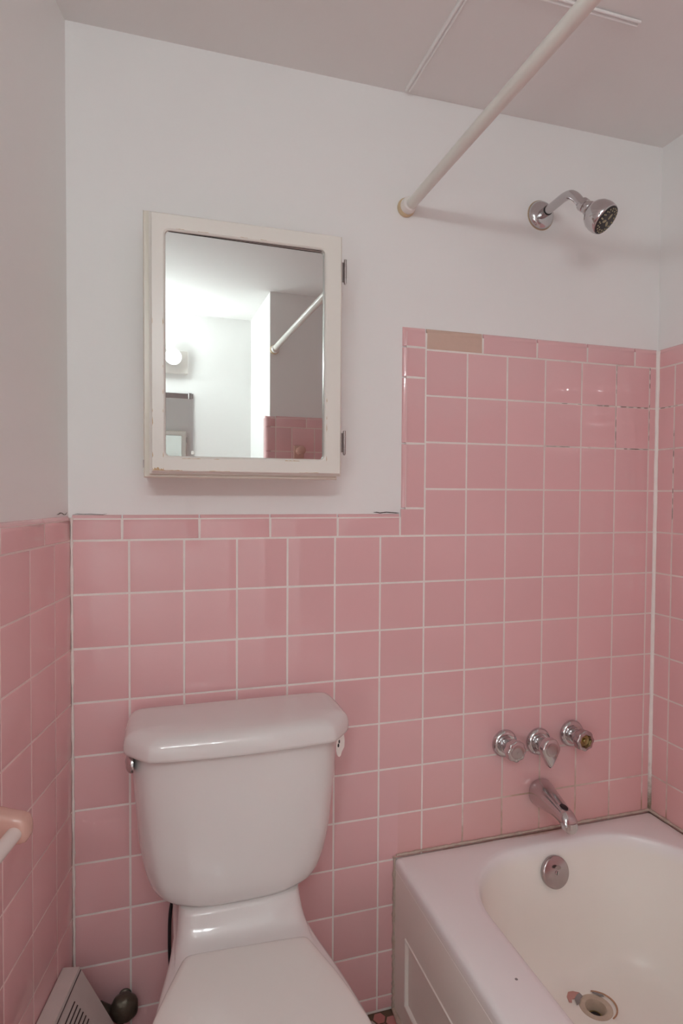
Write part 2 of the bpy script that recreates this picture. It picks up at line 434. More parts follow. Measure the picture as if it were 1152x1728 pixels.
lc = [.001, .0814*LK, .1874*LK, .2934*LK]
while lc[-1] < 1.30: lc.append(lc[-1]+.1085)
lc[-1] = 1.396
for a, b in zip(lc, lc[1:]):
    for ri in range(len(rows_low)-1): tw.tile(a, b, rows_low[ri+1], rows_low[ri], tilt=.0016, g=.0011)
lcap = [.001, .128, .295]
while lcap[-1] < 1.3: lcap.append(lcap[-1]+.153)
lcap[-1] = 1.396
for a, b in zip(lcap, lcap[1:]): tw.tile(a, b, R(0), 1.186, rnd=('t',), tilt=.0015, g=.0011)
tw.done('wall_tiles', wall_left, [PINK])
slab('grout_bed', (XL0, 0, 0), LU, LN, 0, 1.395, 0, 1.178, -.0006, GROUTL, wall_left)

# ---- right wall
wall_right = thickwall('wall_right', (XP, .1), (XP, YEND-.1), -.02, ZC+.02, (-1, 0))
tw = TileWall((XR, 0, 0), (0, -1, 0), (-1, 0, 0))
rc = [.001, .0566]
while rc[-1] < 1.6: rc.append(min(rc[-1]+T, -YEND))
if rc[-1]-rc[-2] < .004: rc.pop()
for a, b in zip(rc, rc[1:]):
    for ri in range(-4, 10): tw.tile(a, b, R(ri+1), R(ri))
rcap = [.001, .098]
while rcap[-1] < 1.5: rcap.append(rcap[-1]+.153)
for a, b in zip(rcap, rcap[1:]): tw.tile(a, b, R(-4), 1.626, rnd=('t',), tilt=.002)
tw.done('wall_tiles', wall_right, [PINK])
slab('grout_bed', (XR, 0, 0), (0, -1, 0), (-1, 0, 0), 0, -YEND, 0, 1.615, -.0006, GROUT, wall_right)

# ---- wall at the foot of the tub, the wing beside it and the far wall (seen in the mirror)
wall_end = thickwall('wall_end', (XW+.0015, YEND-PD), (XR+.1, YEND-PD), -.02, ZC+.02, (0, 1), th=.05)
tw = TileWall((0, YEND, 0), (1, 0, 0), (0, 1, 0))
ec = [XW+.026, .705, .815, .925, 1.035, 1.145, 1.255, XR-.001]
er = [1.545-.1115*i for i in range(0, 14)]
for a, b in zip(ec, ec[1:]):
    for i in range(13): tw.tile(a, b, er[i+1], er[i])
for i in range(13): tw.tile(XW-.022, XW+.026, er[i+1], er[i], rnd=('l',), drop=.014)
tw.tile(XW-.022, XW+.026, 1.545, 1.596, rnd=('l', 't'), drop=.014)
for a, b in zip((XW+.026, .775, .928, 1.08, 1.233), (.775, .928, 1.08, 1.233, XR)): tw.tile(a, b, 1.545, 1.596, rnd=('t',))
tw.done('wall_tiles', wall_end, [PINK])
bm = bmesh.new(); box(bm, XW-.019, XW+.002, YEND-.06, YEND-.004, .0, 1.590, .002, 1); obj('tile_edge', bm, PINK, wall_end)
slab('grout_bed', (0, YEND, 0), (1, 0, 0), (0, 1, 0), XW+.004, XR, .1, 1.588, -.0006, GROUTL, wall_end)
wall_wing = thickwall('wall_wing', (XW, YEND-PD-.002), (XW, YFAR-.05), -.02, ZC+.02, (-1, 0), th=.05)
wall_far = thickwall('wall_far', (-.75, YFAR), (XW+.05, YFAR), -.02, ZC+.02, (0, 1), th=.06)

wall_hallway = thickwall('wall_hallway', (-1.65, .05), (-1.65, YFAR-.25), -.02, ZC+.02, (1, 0), th=.06)  # unseen wall added beyond the added doorway
# door casing round the added doorway behind the camera
bm = bmesh.new()
o_ = Vector((XL0, 0, 0))-LN*PD
def cas(s0, s1, z0, z1):
    f_ = [o_+LU*s0+Vector((0, 0, z0)), o_+LU*s1+Vector((0, 0, z0)), o_+LU*s1+Vector((0, 0, z1)), o_+LU*s0+Vector((0, 0, z1))]
    rings(bm, [[p_-LN*.082 for p_ in f_], [p_+LN*.012 for p_ in f_]], True, True, True)
cas(DS0-.002, DS0+.03, 0, DZT); cas(DS1-.03, DS1+.002, 0, DZT); cas(DS0-.002, DS1+.002, DZT-.03, DZT+.002)
struct(obj('trim_7', bm, PAINT))
# ---- ceiling
bm = bmesh.new(); box(bm, -1.75, XR+.12, YFAR-.3, .1, ZC, ZC+.06)
ceiling = struct(obj('ceiling', bm, CEIL))

# ---- floor: hexagon mosaic
fm, fnt, fp = newmat('hexagon_mosaic_glaze')
at = fnt.nodes.new('ShaderNodeAttribute'); at.attribute_name = 'tone'
hr = ramp(fnt, at.outputs['Fac'], [(0, (.50, .17, .16)), (.45, (.56, .27, .25)), (.5, (.42, .38, .34)), (1, (.55, .50, .46))]); hr.color_ramp.interpolation = 'LINEAR'
fnt.links.new(hr.outputs[0], fp.inputs['Base Color']); fp.inputs['Roughness'].default_value = .3
DGROUT = simple('dirty_floor_grout', (0.13, 0.085, 0.055), .8, var=.4, vs=60)
bm = bmesh.new(); box(bm, -1.75, XR+.12, YFAR-.3, .1, -.06, -.0015)
floor = struct(obj('floor', bm, DGROUT))
bm = bmesh.new(); lay = bm.loops.layers.float_color.new('tone')
HR = .0175
for i in range(-46, 42):
    for j in range(-86, 1):
        hx = i*HR*1.5; hy = (j+(i % 2)*.5)*HR*1.732
        if hy > -.008 or hx > .585 or hx < XL0+SPL*hy+.01 or hy < YFAR: continue
        tone = random.uniform(0, .4) if (i+2*j) % 3 else random.uniform(.55, 1)
        a = [Vector((hx+math.cos(PI/3*k)*(HR-.0022), hy+math.sin(PI/3*k)*(HR-.0022), -.0018)) for k in range(6)]
        b = [Vector((hx+math.cos(PI/3*k)*(HR-.003), hy+math.sin(PI/3*k)*(HR-.003), 0)) for k in range(6)]
        va = [bm.verts.new(p) for p in a]; vb = [bm.verts.new(p) for p in b]
        fs = [bm.faces.new(vb)]+[bm.faces.new((va[k], va[(k+1) % 6], vb[(k+1) % 6], vb[k])) for k in range(6)]
        for f in fs:
            for l in f.loops: l[lay] = (tone, tone, tone, 1)
obj('floor_tiles', bm, fm, floor)

# ---- ceiling access panel with beaded edges
t = thing('ceiling_panel', (.775, -.165, ZC), 'painted square ceiling patch panel with thin beaded edges above the shower', 'ceiling panel')
bm = bmesh.new(); box(bm, .600, .958, -.325, -.012, ZC-.0035, ZC+.002, .001, 1); obj('panel_board', bm, CEIL, t)
bm = bmesh.new()
for dx in (0, .008):
    tube(bm, [(.603+dx, -.008, ZC-.0042), (.603+dx, -.6 if dx == 0 else -.6, ZC-.0042)], .0026, 8)
obj('edge_bead', bm, PAINT, t, True)
bm = bmesh.new()
for dy in (0, .009):
    tube(bm, [(.603, -.319-dy, ZC-.0042), (.962, -.319-dy, ZC-.0042)], .0028, 8)
obj('edge_bead', bm, PAINT, t, True)

# ---- caulk beads in the corners
def bead(name, p0, p1, r, mat, wob=.15, n=40, sq=1.0):
    p0, p1 = Vector(p0), Vector(p1); bm = bmesh.new()
    pts = [p0.lerp(p1, i/n)+Vector([random.uniform(-.0004, .0004) for _ in range(3)]) for i in range(n+1)]
    rr = [r*random.uniform(1-wob, 1+wob) for _ in range(n+1)]
    tube(bm, pts, r, 10, True, lambda f: rr[int(round(f*n))])
    return struct(obj(name, bm, mat, None, True))
bead('trim_1', (XR-.001, -.001, .374), (XR-.001, -.001, 1.622), .0058, CAULK, .06, 60)
bead('trim_2', (XL0+.002, -.0015, .26), (XL0+.002, -.0015, 1.183), .0026, GROUT, .45, 70)
bead('trim_3', (.596, -.002, .3745), (XR-.004, -.002, .3745), .0036, CAULKT, .35, 90)
bead('trim_4', (XR-.002, -.004, .3745), (XR-.002, -1.6, .3745), .0042, CAULKT, .3, 90)
bead('trim_5', (.5915, -.002, .004), (.5915, -.002, .372), .0040, CAULKT, .4, 50)
bead('trim_6', (.590, -.004, .003), (.590, -1.6, .003), .0055, CAULKT, .35, 80)
# ragged crack where the paint meets the tile on the left
def crack(pts3, r, name, parent):
    bm = bmesh.new(); tube(bm, pts3, r, 6, True, lambda f: r*(1 if .05 < f < .95 else .3)); return obj(name, bm, DARKGAP, parent)
p = [(XL0+.004+i*.008, PD-.0008, 1.1893+random.uniform(-.0008, .0018)) for i in range(15)]
crack(p[:9], .0005, 'paint_crack', wall_back)
p = [Vector((XL0, 0, 1.191+random.uniform(-.003, .004)))+LU*(.003+i*.009)-LN*(PD-.0008) for i in range(9)]
crack(p[:7], .0006, 'paint_crack', wall_left)
p = [(.535+i*.008, PD-.001, 1.191+random.uniform(-.001, .0012)) for i in range(9)]
crack(p, .0011, 'paint_crack', wall_back)

# ------------------------------------------------------------------ bathtub
TX0, ZR = .593, .372
tub = thing('bathtub', (.97, -.82, 0), 'built-in white bathtub with worn cream basin under the shower', 'bathtub')
bm = bmesh.new()
NC, NE = 14, 16
def tubring(o, z, r, ins=0):
    return [Vector((x, y, z)) for x, y in rrect(o[0]+ins, o[1]-ins, o[2]+ins, o[3]-ins, r, NC, NE)]
OUT = (TX0, XR-.001, YEND+.001, -.001)
OPN = (.706, 1.285, -1.57, -.056)
FLR = (.800, 1.205, -1.30, -.150)
rs = [tubring(OUT, ZR-.030, .002, .0003), tubring(OUT, ZR-.016, .002, .0003), tubring(OUT, ZR-.008, .004, .0012), tubring(OUT, ZR-.003, .006, .004), tubring(OUT, ZR, .012, .011),
      tubring(OPN, ZR+.0005, .20, -.012)]
for z, f, r in ((ZR-.001, -.04, .195), (ZR-.004, .0, .19), (ZR-.010, .035, .185), (ZR-.022, .075, .18), (.31, .16, .17), (.24, .28, .16), (.17, .42, .15), (.125, .55, .14), (.098, .68, .13), (.083, .82, .12), (.076, 1.0, .11)):
    o = [OPN[k]+(FLR[k]-OPN[k])*f for k in range(4)]
    rs.append(tubring(o, z, r))
DC = Vector((1.003, -.205, .0745)); DR = .026
rs.append([Vector((p.x, p.y, DC.z))-(Vector((p.x, p.y, 0))-Vector((DC.x, DC.y, 0))).normalized()*(((Vector((p.x, p.y, 0))-Vector((DC.x, DC.y, 0))).length-DR)*.5) for p in rs[-1]])
rs.append([Vector((DC.x, DC.y, DC.z-.0015))+(Vector((p.x, p.y, 0))-Vector((DC.x, DC.y, 0))).normalized()*DR for p in rs[-2]])
rings(bm, rs)
obj('basin', bm, TUB, tub, 60)
# apron with a recessed panel
bm = bmesh.new()
ax, py0, py1, pz0, pz1, dd = TX0, -1.58, -.068, .062, .222, .005
def apr(y0, y1, z0, z1, x): return [Vector((x, y1, z0)), Vector((x, y0, z0)), Vector((x, y0, z1)), Vector((x, y1, z1))]
rings(bm, [apr(YEND+.001, -.001, 0, .3425, ax+.012), apr(YEND+.001, -.001, 0, .3425, ax), apr(py0, py1, pz0, pz1, ax), apr(py0+.002, py1-.002, pz0+.002, pz1-.002, ax-.0022),
           apr(py0+.004, py1-.004, pz0+.004, pz1-.004, ax-.001), apr(py0+.008, py1-.008, pz0+.008, pz1-.008, ax+dd)], True, False, True)
obj('apron', bm, TUB, tub, 25)
# overflow plate on the drain-end wall of the basin
ofc = Vector((.985, -.0785, .3105)); on = Vector((0, -1, .28)).normalized()
bm = bmesh.new(); lathe(bm, ofc-on*.012, on, [(0, .036), (.006, .0375), (.013, .0372), (.0155, .0355), (.017, .033), (.0175, .0)][:-1], 40)
plate = obj('overflow_plate', bm, DULLCH, tub, 40); plate['label'] = 'round chrome overflow plate'
bm = bmesh.new(); lathe(bm, ofc+on*.005, on, [(0, .0048), (.0012, .0046), (.002, .003)], 16); obj('screw', bm, CHROME, plate, 40)
bm = bmesh.new(); lathe(bm, ofc+on*.0052+Vector((0, -.004, .0155)), on, [(0, .0085), (.0012, .008)], 20, rad=lambda a, h: 1/math.sqrt((math.cos(a)*1)**2+(math.sin(a)*2)**2), u=(1, 0, 0)); obj('trip_slot', bm, STEEL, plate)
bm = bmesh.new(); _u = Vector((1, 0, 0)); _v = on.cross(_u); c0 = ofc+on*.0073
for a in (1.2,):
    dv = _u*math.cos(a)+_v*math.sin(a); wv = dv.cross(on)
    rings(bm, [[c0+dv*.0044+wv*.0006, c0+dv*.0044-wv*.0006, c0-dv*.0044-wv*.0006, c0-dv*.0044+wv*.0006], [p+on*.0004 for p in (c0+dv*.0044+wv*.0006, c0+dv*.0044-wv*.0006, c0-dv*.0044-wv*.0006, c0-dv*.0044+wv*.0006)]], True, True, True)
obj('screw_slot', bm, DARKGAP, plate)
# drain
RUSTRIM = simple('stained_drain_enamel', (0.52, 0.42, 0.33), .3, var=.25, vs=60)
bm = bmesh.new(); lathe(bm, (DC.x, DC.y, DC.z-.030), (0, 0, 1), [(0, .0165), (.012, .0185), (.024, .0205), (.0285, .023), (.0300, .0270), (.0302, .0345), (.0288, .0365)], 36, True, False)
dr = obj('drain', bm, RUSTRIM, tub, 40); dr['label'] = 'open tub drain with rust-stained rim'
bm = bmesh.new(); lathe(bm, (DC.x, DC.y, DC.z-.026), (0, 0, 1), [(0, .0135), (.003, .0135), (.003, .0165), (0, .0168)], 28, True, False); obj('drain_seat', bm, BRASS, dr, 40)
bm = bmesh.new(); lathe(bm, (DC.x, DC.y, DC.z-.0275), (0, 0, 1), [(0, .0128), (.0052, .0128)], 24); obj('drain_throat', bm, BLACK, dr)
# chipped enamel near the drain
PKCH = simple('bare_pink_primer', (0.52, 0.27, 0.24), .5, var=.1, vs=90); GYCH = simple('bare_grey_metal', (0.27, 0.25, 0.25), .5, var=.2, vs=90); RUST = simple('rust', (0.45, 0.25, 0.15), .5, var=.3, vs=80)
def chip(pts, name, mat, h=.0006):
    bm = bmesh.new(); z = .0765
    a = [Vector((x, y, z-.001)) for x, y in pts]; b = [Vector((x, y, z+h)) for x, y in pts]
    rings(bm, [a, b], True, True, True); return obj(name, bm, mat, tub)
def off(l): return [(DC.x+a, DC.y+b) for a, b in l]
chip(off([(-.052, .026), (-.047, .040), (-.036, .050), (-.024, .049), (-.012, .041), (-.022, .038), (-.034, .030), (-.040, .031), (-.046, .023)]), 'enamel_chip', PKCH)
chip(off([(-.012, .0405), (-.022, .0375), (-.034, .0295), (-.040, .014), (-.030, .017), (-.020, .027), (-.011, .031)]), 'enamel_chip', GYCH)
chip(off([(.017, .0335), (.022, .034), (.036, .022), (.0365, .0165), (.027, .020), (.024, .026)]), 'enamel_chip', GYCH)
arc = [(.049*math.cos(a), .042*math.sin(a)) for a in [1.2-i*.13 for i in range(20)]]; arc2 = [(.045*math.cos(a), .0395*math.sin(a)) for a in [1.2-i*.13 for i in range(20)]]
chip(off(arc+arc2[::-1]), 'rust_ring', RUST, .0003)
chip([(.716+.004*math.cos(i), -.448+.003*math.sin(i)) for i in range(6)], 'rim_spot', STEEL) if False else None
bm = bmesh.new(); lathe(bm, (.664, -.402, ZR-.0002), (0, 0, 1), [(0, .0032), (.0008, .0026)], 12); obj('rim_spot', bm, GYCH, tub)

# ------------------------------------------------------------------ tub spout
sp_ = thing('tub_spout', (.992, 0, .474), 'chrome tub spout with dark top recess jutting above the tub rim', 'tub spout')
bm = bmesh.new()
# sections along the spout: centre z, half width, half height
secs = [(.0, .474, .0275, .0275), (.004, .474, .0285, .0285), (.016, .4735, .0280, .0280), (.040, .472, .0245, .0240), (.065, .4705, .0212, .0200), (.088, .4685, .0190, .0165), (.104, .466, .0182, .0155),
        (.118, .461, .0180, .0170), (.128, .4555, .0170, .0160), (.134, .450, .0145, .0125), (.137, .446, .0095, .0085)]
rs = []
for d, z, a, b in secs:
    a *= 1.17; b *= 1.17
    rs.append([Vector((.992-d*.04+a*math.copysign(abs(math.cos(t))**.85, math.cos(t)), -d, z+b*math.copysign(abs(math.sin(t))**.9, math.sin(t)))) for t in [2*PI*i/32 for i in range(32)]])
rings(bm, rs, True, True, True)
body = obj('spout_body', bm, CHROME, sp_, 50)
bm = bmesh.new(); lathe(bm, (.9865, -.121, .458), (0, -.12, -1), [(0, .0190), (.010, .0182), (.014, .0175), (.014, .0150), (.008, .0145)], 28, True, True); obj('spout_outlet', bm, CHROME, sp_, 50)
bm = bmesh.new(); lathe(bm, (.988, -.100, .4825), (0, -.2, 1), [(0, .0085), (.0024, .0082), (.0032, .007)], 24, rad=lambda a, h: 1.0 if True else 1); 
for v in bm.verts: v.co.y = -.098+(v.co.y+.098)*1.6
obj('diverter_recess', bm, BLACK, sp_, 40)

# ------------------------------------------------------------------ valve handles
def handle(x, z, label, kind):
    t = thing('faucet_handle', (x, 0, z), label, 'faucet handle', 'chrome tub faucet handles')
    bm = bmesh.new(); lathe(bm, (x, 0, z), (0, -1, 0), [(0, .0345), (.002, .0348), (.007, .0330), (.011, .0295), (.0125, .0245), (.0105, .018)], 40); obj('escutcheon', bm, CHROME, t, 50)
    bm = bmesh.new(); lathe(bm, (x, 0, z), (0, -1, 0), [(.008, .0185), (.012, .0190), (.020, .0190), (.0205, .0178), (.030, .0178), (.036, .0185)], 32); obj('sleeve', bm, CHROME, t, 40)
    bm = bmesh.new()
    nl = 8
    def lob(a, h):
        k = 1+.05*math.cos(nl*a)
        if kind == 'pointer' :
            da = (a+PI/2+PI) % (2*PI)-PI
            k = 1+.03*math.cos(6*a)+.90*math.exp(-(abs(da)/.32)**1.4)*(1 if h > .038 else .35)
        return k
    prof = [(.032, .0185), (.036, .0215), (.039, .0245), (.042, .0255), (.054, .0255), (.0575, .0240), (.059, .0215)]
    if kind == 'open': prof += [(.0592, .0165), (.050, .0155)]
    lathe(bm, (x, 0, z), (0, -1, 0), prof, 96, True, True, rad=lob, u=(1, 0, 0))
    k = obj('knob', bm, CHROME if kind != 'open' else DULLCH, t, 50)
    if kind == 'open':
        bm = bmesh.new(); lathe(bm, (x, 0, z), (0, -1, 0), [(.050, .0152), (.0515, .0148), (.0515, .0085), (.0505, .008)], 28); obj('knob_socket', bm, BRASS, k, 40)
        bm = bmesh.new(); lathe(bm, (x, 0, z), (0, -1, 0), [(.0505, .0055), (.056, .0052), (.057, .0040)], 16); obj('stem_screw', bm, BRASS, k, 40)
    else:
        bm = bmesh.new(); lathe(bm, (x, 0, z), (0, -1, 0), [(.0585, .0170), (.0598, .0170), (.0606, .0158), (.0608, .011)], 36); obj('cap', bm, DULLCH, k, 40)
        if kind == 'round':
            bm = bmesh.new()
            for q in range(3):
                a = q*2*PI/3+.4; 
                tube(bm, [(x, -.0609, z), (x+.005*math.cos(a), -.0609, z+.005*math.sin(a))], .0006, 6)
            obj('cap_mark', bm, STEEL, k)
    return t
handle(.886, .611, 'chrome faucet handle with lobed knob and flat cap, leftmost of the three', 'round')
handle(.984, .605, 'chrome diverter handle with pointer tab hanging down, middle of the three', 'pointer')
handle(1.084, .615, 'chrome faucet handle missing its cap, hollow front with brass inside', 'open')

# ------------------------------------------------------------------ shower head
sh = thing('shower_fixture', (.973, 0, 1.934), 'chrome shower head on bent arm high on the white wall', 'shower head')
bm = bmesh.new(); lathe(bm, (.973, PD, 1.934), (0, -1, 0), [(0, .0345), (.002, .0350), (.006, .0338), (.011, .0305), (.014, .0245), (.015, .0145)], 40)
fl = obj('wall_flange', bm, CHROME, sh, 50)
bm = bmesh.new(); lathe(bm, (.973, PD, 1.934), (0, -1, 0), [(0, .0368), (.0016, .0366), (.0022, .0340)], 40); obj('flange_grime', bm, simple('grimy_rim', (0.45, 0.33, 0.22), .6, var=.3, vs=80), fl)
bm = bmesh.new(); lathe(bm, (.973, PD, 1.933), (0, -1, 0), [(.012, .0118), (.030, .0118), (.0305, .0112)], 28, True, True); obj('arm_collar', bm, CHROME, sh, 40)
bm = bmesh.new(); lathe(bm, (.973, -.0235, 1.9332), (0, -1, 0), [(0, .0119), (.0025, .0119)], 28); obj('arm_seal', bm, BLACK, sh)
bm = bmesh.new(); tube(bm, catmull([(.973, -.02, 1.933), (.973, -.055, 1.935), (.973, -.088, 1.936), (.973, -.112, 1.930), (.9735, -.132, 1.913), (.974, -.147, 1.893)], 8), .0104, 20); obj('arm', bm, CHROME, sh, 50)
hd = Vector((.40, -.60, -.70)).normalized(); h0 = Vector((.9745, -.146, 1.895))
bm = bmesh.new(); lathe(bm, h0, hd, [(0, .0135), (.003, .0148), (.012, .0148), (.0135, .0125), (.017, .0120), (.019, .0150), (.024, .0165), (.029, .0150)], 28, rad=lambda a, h: 1+.02*math.cos(6*a)); obj('swivel_joint', bm, CHROME, sh, 30)
bm = bmesh.new(); lathe(bm, h0+hd*.026, hd, [(0, .0150), (.004, .0200), (.011, .0275), (.020, .0325), (.031, .0350), (.041, .0350), (.047, .0338), (.0495, .0315)], 48); obj('head_shell', bm, CHROME, sh, 50)
fc = h0+hd*.0752
bm = bmesh.new(); lathe(bm, fc, hd, [(0, .0318), (.0018, .0312), (.0028, .028), (.0032, .015)], 48); face = obj('face_plate', bm, BLACK, sh, 40)
_, fu, fv = frame_of(hd)
for ringr, cnt in ((.0265, 20), (.0215, 14)):
    for q in range(cnt):
        a = 2*PI*q/cnt+ringr*30; c = fc+hd*.0026+(fu*math.cos(a)+fv*math.sin(a))*ringr
        bm = bmesh.new(); lathe(bm, c, hd, [(0, .0017), (.0012, .0016), (.0018, .0009)], 10); obj('nozzle', bm, NOZ, face, 40)
for q in range(3):
    a = 2*PI*q/3+.5; c = fc+hd*.0030+(fu*math.cos(a)+fv*math.sin(a))*.0095
    bm = bmesh.new(); e = fu*math.cos(a)+fv*math.sin(a); f2 = hd.cross(e)
    rs = [[c+hd*h+e*math.cos(t)*.0068*s+f2*math.sin(t)*.0034*s for t in [2*PI*k/18 for k in range(18)]] for h, s in ((0, 1), (.001, .95), (.0014, .7))]
    rings(bm, rs, True, True, True); obj('jet_pad', bm, NOZ, face, 40)

# ------------------------------------------------------------------ shower rod
rod = thing('shower_rod', (.622, 0, 1.898), 'cream painted shower curtain rod running out from the white wall', 'shower rod')
RX, RZ = .622, 1.900
bm = bmesh.new(); tube(bm, [(RX-.010, -.012, RZ-.001), (RX, YEND+.02, RZ+.004)], .0122, 28); obj('rod', bm, RODM, rod, 50)
for yy, sg, xx in ((PD, -1, RX-.013), (YEND-PD, 1, RX)):
    bm = bmesh.new(); lathe(bm, (xx, yy, RZ), (0, sg, 0), [(0, .0205), (.004, .0215), (.009, .0210), (.012, .0180)], 32)
    fl = obj('wall_flange', bm, simple('yellowed_flange', (0.62, 0.48, 0.30), .5, var=.2, vs=60), rod, 50); fl['label'] = 'yellowed round wall flange'
    bm = bmesh.new(); lathe(bm, (xx+.001, yy, RZ), (0, sg, 0), [(.010, .0180), (.013, .0188), (.024, .0175), (.028, .0160), (.0285, .0125)], 32); obj('end_collar', bm, TAG, rod, 50)

# ------------------------------------------------------------------ medicine cabinet
cab = thing('medicine_cabinet', (.226, PD, 1.268), 'cream wooden mirrored medicine cabinet with chipped paint above the toilet', 'cabinet')
CX0, CX1, CZ0, CZ1, CYF = .0300, .4150, 1.2630, 1.7690, -.100
bm = bmesh.new()
prof = [(PD, .004), (CYF+.012, .004), (CYF+.010, .0), (CYF+.003, .0), (CYF, .002)]
def rect(ins, y, x0=CX0, x1=CX1, z0=CZ0, z1=CZ1): return [Vector((x0+ins, y, z0+ins)), Vector((x1-ins, y, z0+ins)), Vector((x1-ins, y, z1-ins)), Vector((x0+ins, y, z1-ins))]
rings(bm, [rect(i, y) for y, i in prof], True, True, True)
obj('case', bm, CREAM2, cab)
# door: moulded frame around a rounded opening
DX0, DX1, DZ0, DZ1, DYF = .0405, .4205, 1.2705, 1.7630, -.1210
OX0, OX1, OZ0, OZ1 = .0705, .3815, 1.3045, 1.7275
def rr3(x0, x1, z0, z1, r, y): return [Vector((x, y, z)) for x, z in rrect(x0, x1, z0, z1, r, 6, 6)]
bm = bmesh.new()
rings(bm, [rr3(DX0+.002, DX1-.002, DZ0+.002, DZ1-.002, .001, CYF-.001), rr3(DX0, DX1, DZ0, DZ1, .001, CYF-.003), rr3(DX0, DX1, DZ0, DZ1, .001, CYF-.010), rr3(DX0+.0035, DX1-.0035, DZ0+.0035, DZ1-.0035, .001, CYF-.012),
           rr3(DX0+.0035, DX1-.0035, DZ0+.0035, DZ1-.0035, .001, DYF+.003), rr3(DX0+.0055, DX1-.0055, DZ0+.0055, DZ1-.0055, .002, DYF),
           rr3(OX0-.004, OX1+.004, OZ0-.004, OZ1+.004, .010, DYF), rr3(OX0-.001, OX1+.001, OZ0-.001, OZ1+.001, .009, DYF+.002), rr3(OX0, OX1, OZ0, OZ1, .008, DYF+.005), rr3(OX0, OX1, OZ0, OZ1, .008, DYF+.0125)], True, True, False)
door = obj('door', bm, CREAM, cab, 14)
# mirror glass, sitting a degree skew in the rebate
MA = math.radians(1.02)
bm = bmesh.new(); mcx, mcz = (OX0+OX1)/2, (OZ0+OZ1)/2; hw, hh = (OX1-OX0)/2+.004, (OZ1-OZ0)/2+.004
rings(bm, [[Vector((x, .0015, z)) for x, z in ((-hw, -hh), (hw, -hh), (hw, hh), (-hw, hh))], [Vector((x, -.0015, z)) for x, z in ((-hw, -hh), (hw, -hh), (hw, hh), (-hw, hh))]], True, True, True)
rotm = Matrix.Translation((mcx, DYF+.0095, mcz)) @ Matrix.Rotation(MA, 4, 'Z')
bmesh.ops.transform(bm, matrix=rotm, verts=bm.verts[:])
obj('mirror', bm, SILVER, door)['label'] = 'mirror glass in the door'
bm = bmesh.new(); box(bm, OX0+.001, OX1-.001, DYF+.0045, DYF+.0055, OZ1-.0006, OZ1+.001); obj('rebate_gap_shade', bm, DARKGAP, door)  # dark strip paints the shade in the gap along the top rebate
# chipped paint along the lower left corner and edges of the door
CHIP = simple('bare_wood_chip', (0.52, 0.36, 0.20), .6, var=.2, vs=120)
def flake(x0, x1, z0, z1, n=8):
    bm = bmesh.new()
    top = [(x0+(x1-x0)*i/n, z1*random.uniform(.0, 1)+z0) for i in range(n+1)]
    a = [Vector((x, DYF-.0001, z0)) for x, z in (top[0], top[-1])]
    ring = [Vector((x, DYF-.0002, z0-.0002)) for x, _ in reversed(top)]+[Vector((x, DYF-.0002, z)) for x, z in top]
    vs = [bm.verts.new(p) for p in ring]; vb = [bm.verts.new(p+Vector((0, .001, 0))) for p in ring]
    bm.faces.new(vs)
    for i in range(len(vs)): bm.faces.new((vs[i], vs[(i+1) % len(vs)], vb[(i+1) % len(vs)], vb[i]))
    obj('paint_chip', bm, CHIP, door)
zz = DZ0+.0058
flake(DX0+.006, DX0+.026, zz, .0065, 12); flake(DX0+.026, DX0+.060, zz, .0016, 9); flake(DX0+.11, DX0+.15, zz, .0009); flake(.33, .37, zz, .001)
for a, b in ((.10, .135), (.16, .17), (.30, .33)): flake(a, b, OZ0-.0052, .0012)
for a, b in ((.09, .105), (.13, .15), (.21, .225), (.25, .262)): flake(a, b, OZ1+.0044, .0008, 5)
for z, l in ((1.36, .018), (1.385, .008), (1.42, .010), (1.47, .006), (1.30, .012), (1.55, .014)):
    for xx in (DX0+.0058, OX0-.0052, OX1+.0045):
        if random.random() < .75:
            bmv = [Vector((xx, DYF-.0002, z)), Vector((xx+random.uniform(.0006, .0014), DYF-.0002, z+l*.3)), Vector((xx+.0004, DYF-.0002, z+l)), Vector((xx-.0002, DYF-.0002, z+l*.6))]
            bm = bmesh.new(); f = [bm.verts.new(p) for p in bmv]; g2 = [bm.verts.new(p+Vector((0, .001, 0))) for p in bmv]
            bm.faces.new(f)
            for i in range(4): bm.faces.new((f[i], f[(i+1) % 4], g2[(i+1) % 4], g2[i]))
            obj('paint_chip', bm, CHIP, door)
for hz in (1.692, 1.3405):
    bm = bmesh.new(); hx = .4268
    lathe(bm, (hx, -.113, hz-.025), (0, 0, 1), [(0, .0016), (.001, .0028), (.012, .0028)], 16)
    lathe(bm, (hx, -.113, hz-.0125), (0, 0, 1), [(0, .0028), (.025, .0028)], 16)
    lathe(bm, (hx, -.113, hz+.013), (0, 0, 1), [(0, .0028), (.011, .0028), (.012, .0016)], 16)
    box(bm, .4190, .4260, -.1085, -.1065, hz-.020, hz+.020)
    lathe(bm, (hx, -.113, hz-.0265), (0, 0, 1), [(0, .0008), (.0006, .0022), (.002, .0022), (.003, .0012)], 12)
    obj('hinge', bm, STEEL, cab, 40)
bm = bmesh.new(); box(bm, CX0-.001, CX0+.003, -.098, -.090, 1.282, 1.297, .0005, 1); obj('catch', bm, STEEL, cab)

